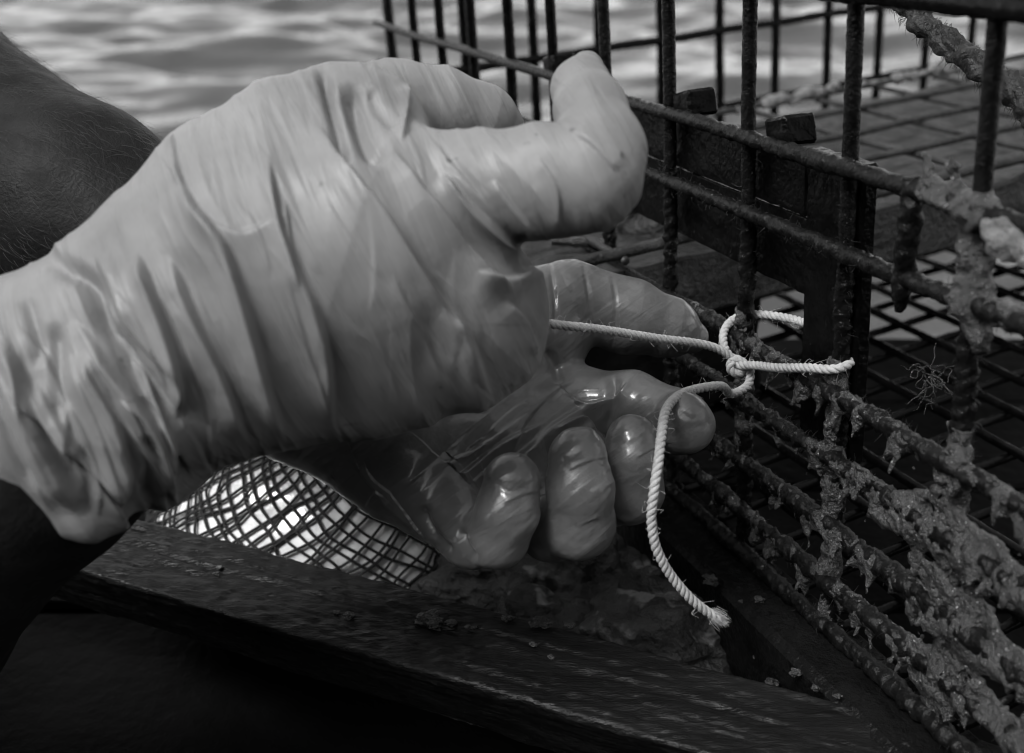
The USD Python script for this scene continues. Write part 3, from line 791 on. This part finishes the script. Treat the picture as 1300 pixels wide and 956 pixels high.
# left hand: palm up, fingers curled towards the camera, thumb pointing at the knot
L_body = [
    [(300, 420, 120, .385), (400, 480, 105, .382), (510, 575, 82, .372), (620, 568, 84, .378), (735, 525, 52, .386)],
    [(400, 480, 105, .384), (560, 490, 90, .392), (690, 420, 62, .394)],
    [(470, 540, 75, .375), (555, 625, 58, .366), (660, 640, 50, .372)],
]
L_fing = [
    [(555, 630, 56, .362), (598, 682, 38, .350), (632, 682, 38, .342), (644, 650, 39, .338), (649, 610, 36, .338)],
    [(640, 600, 60, .372), (698, 668, 42, .360), (735, 664, 43, .347), (737, 620, 41, .341), (734, 581, 37.5, .341)],
    [(700, 560, 58, .380), (768, 624, 42, .370), (800, 622, 40, .359), (803, 585, 36.5, .354), (803, 560, 33.5, .354)],
    [(735, 520, 52, .386), (800, 515, 42, .378), (862, 536, 40, .366), (872, 540, 33, .360), (868, 528, 30, .358)],
    [(670, 400, 62, .394), (722, 380, 48, .394), (800, 402, 46, .396), (850, 416, 36, .398), (880, 428, 19, .400)],
]
L_lines = [
    ([(600, 640), (650, 590), (700, 540), (760, 505)], 1.8, 12, 1, .355),
    ([(520, 660), (545, 625), (590, 600), (640, 560), (700, 530)], 1.8, 9, 1, .352),
    ([(560, 665), (600, 640), (630, 600), (690, 550)], 1.2, 8, 1, .352),
    ([(480, 560), (530, 600), (600, 570), (680, 520)], 1.6, 12, 1, .352),
    ([(450, 590), (500, 650), (545, 690)], 1.2, 8, -1, .352),
    ([(535, 640), (545, 670), (575, 705)], -2.2, 6, 1),
    ([(588, 668), (590, 690), (604, 715)], -1.8, 5, 1),
    ([(700, 485), (740, 510), (780, 500), (800, 480)], 1.6, 7, 1),
    ([(780, 470), (778, 510), (770, 550)], -1.8, 7, 1),
    ([(700, 545), (740, 530), (760, 555)], 1.2, 7, 1),
    ([(697, 325), (705, 385), (704, 435)], -.45, 3.2, 1),
    ([(740, 330), (748, 385), (744, 435)], -.45, 3.2, 1),
    ([(776, 345), (782, 390), (776, 450)], -.35, 3.2, 1),
    ([(690, 640), (720, 655), (765, 650)], -.14, 4, 1),
    ([(705, 672), (735, 690), (770, 678)], -.14, 5, 1),
    ([(745, 640), (765, 630), (778, 610)], -.14, 4, 1),
    ([(625, 610), (650, 625), (676, 610)], -.14, 4, 1),
    ([(650, 670), (670, 660), (684, 640)], -.14, 4, 1),
    ([(785, 590), (805, 600), (830, 585)], -.14, 4, 1),
    ([(850, 560), (872, 545), (897, 540)], -.28, 5, 1),
    ([(860, 520), (880, 530), (895, 515)], -.28, 4, 1),
    ([(690, 440), (705, 465), (710, 490)], -1.5, 6, 1),
]
L_lines += [(*q_, .353) for q_ in random_folds(14, 9, (450, 540, 680, 680), lambda x, y: -38, (60, 170), (.3, .9), (5, 9))]
L_lines += [(p_, h_, w_, k_) for p_, h_, w_, k_ in random_folds(16, 12, (620, 560, 860, 680), lambda x, y: -25, (30, 70), (.12, .4), (4, 7))]
glove('glove', L_body, L_fing, L_lines, M['wet_glove'], 'wet shiny rubber glove on the lower hand, fingers curled up', seed=4, h=.0013, kb=.009, kf=.004, pull=-.7, pullamp=1.2)

# bare arms, shoulders and the rest of the body (outside the picture but for the forearms)
def cam(x, y, z): return CAM + RIGHT * x + UP * y + FWD * z
def body_field():
    P = lambda px, py, d: at(px, py, d)
    wr, el, sh = P(190, 440, .304), P(-210, 800, .33), cam(-.42, .02, .24)
    wl, m1, el2, sh2 = P(400, 470, .385), P(95, 262, .41), P(-130, 150, .46), cam(-.47, .12, .60)
    C = [cone(wr, P(40, 560, .305), .026, .030), cone(P(40, 560, .305), el, .030, .040), cone(el, sh, .042, .052),
         cone(wl, m1, .026, .0335), cone(m1, el2, .0335, .050), cone(el2, sh2, .046, .055),
         cone(sh, sh2, .055, .06), cone((sh + sh2) / 2 - [.02, 0, .02], (sh + sh2) / 2 - [.05, 0, .36], .12, .12),
         cone((sh + sh2) / 2, (sh + sh2) / 2 + [.0, 0, .10], .055, .052)]
    hd = (sh + sh2) / 2 + np.array([.03, 0, .20])
    C += [cone(hd + [-.01, 0, .03], hd + [.01, 0, -.03], .085, .065), cone(hd + [.085, 0, .005], hd + [.10, 0, -.025], .010, .014),
          cone(hd + [.0, .083, .01], hd + [.0, .083, -.025], .012, .009), cone(hd + [.0, -.083, .01], hd + [.0, -.083, -.025], .012, .009),
          cone(hd + [.072, -.02, -.055], hd + [.072, .02, -.055], .010, .010)]
    hip = (sh + sh2) / 2 - np.array([.05, 0, .38])
    for s_ in (-.1, .1):
        C += [cone(hip + [0, s_, 0], hip + [.02, s_ * 1.5, -.30], .085, .06), cone(hip + [.02, s_ * 1.5, -.30], hip + [-.34, s_ * 1.5, -.30], .055, .035)]
    def f(p):
        o = C[0](p)
        for c in C[1:]: o = smin(o, c(p), .014)
        return o
    return f, hd, hip, sh, sh2
bf, hd, hip, sh, sh2 = body_field()
# fine forearms, coarse elsewhere would break the surface: one mesh, then refined where the picture sees it
V, Fc = nets(bf, (-.95, -.05, .10), (.0, .80, 1.55), .0065)
V = onto(bf, V, 2); V, Fc = subdivide(V, Fc); V = onto(bf, V, 2)
n_ = vnormals(V, Fc); V = V + n_ * (.0012 * (fbm(V * 70, 3, 3) - .5))[:, None]
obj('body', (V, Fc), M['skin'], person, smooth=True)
# clothes follow the body
Vc, Fcc = nets(lambda p: np.maximum(bf(p) - .006, np.maximum(p[:, 0] - (sh[0] + .05), p[:, 2] - (sh[2] + .10))) , (-.95, -.05, hip[2] - .03), (-.30, .80, 1.25), .008)
Vc = Vc + vnormals(Vc, Fcc) * (.006 * (fbm(Vc * 22, 3, 6) - .4))[:, None]
obj('shirt', (Vc, Fcc), M['cloth'], person, smooth=True)
Vc, Fcc = nets(lambda p: np.maximum(bf(p) - .008, np.maximum(p[:, 0] - (sh[0] + .08), p[:, 2] - (hip[2] + .02))), (-1.0, -.05, .08), (-.30, .80, hip[2] + .05), .008)
obj('trousers', (Vc, Fcc), M['cloth'], person, smooth=True)
s = trimesh.creation.icosphere(subdivisions=4)
hv = s.vertices * [.098, .092, .092]; keep = (hv[:, 2] > .01 + hv[:, 0] * .45)
k_ = keep[s.faces].all(1)
obj('hair', (hv * (1 + .04 * noise(hv * 120, 2))[:, None] + hd + [-.012, 0, .03], s.faces[k_]), M['hair'], person, smooth=True)
for s_ in (-1, 1):
    e_ = trimesh.creation.icosphere(subdivisions=2, radius=.011)
    obj('eye', (e_.vertices + hd + [.073, s_ * .03, .01], e_.faces), M['eye'], person, smooth=True)
# fine hairs on the far forearm
hs = []
Xv = proj(V); nv = vnormals(V, Fc); ok = np.where((Xv[:, 0] > -60) & (Xv[:, 0] < 210) & (Xv[:, 1] > 0) & (Xv[:, 1] < 360) & (Xv[:, 2] > .34))[0]
if len(ok):
    ax_ = unit(at(300, 400, .39) - at(0, 170, .43))
    for k in range(2600):
        i = ok[R.integers(0, len(ok))]; p = V[i] + .003 * (np.cross(nv[i], R.standard_normal(3))); p = p - nv[i] * bf(p[None])[0]
        d = unit(ax_ + .25 * R.standard_normal(3) + .25 * nv[i]); L = .004 + .006 * R.random()
        hs.append(np.array([p, p + d * L * .5, p + unit(d - .2 * nv[i]) * L]))
    curves('arm_hair', hs, .00009, M['hair'], person, kind='stuff')
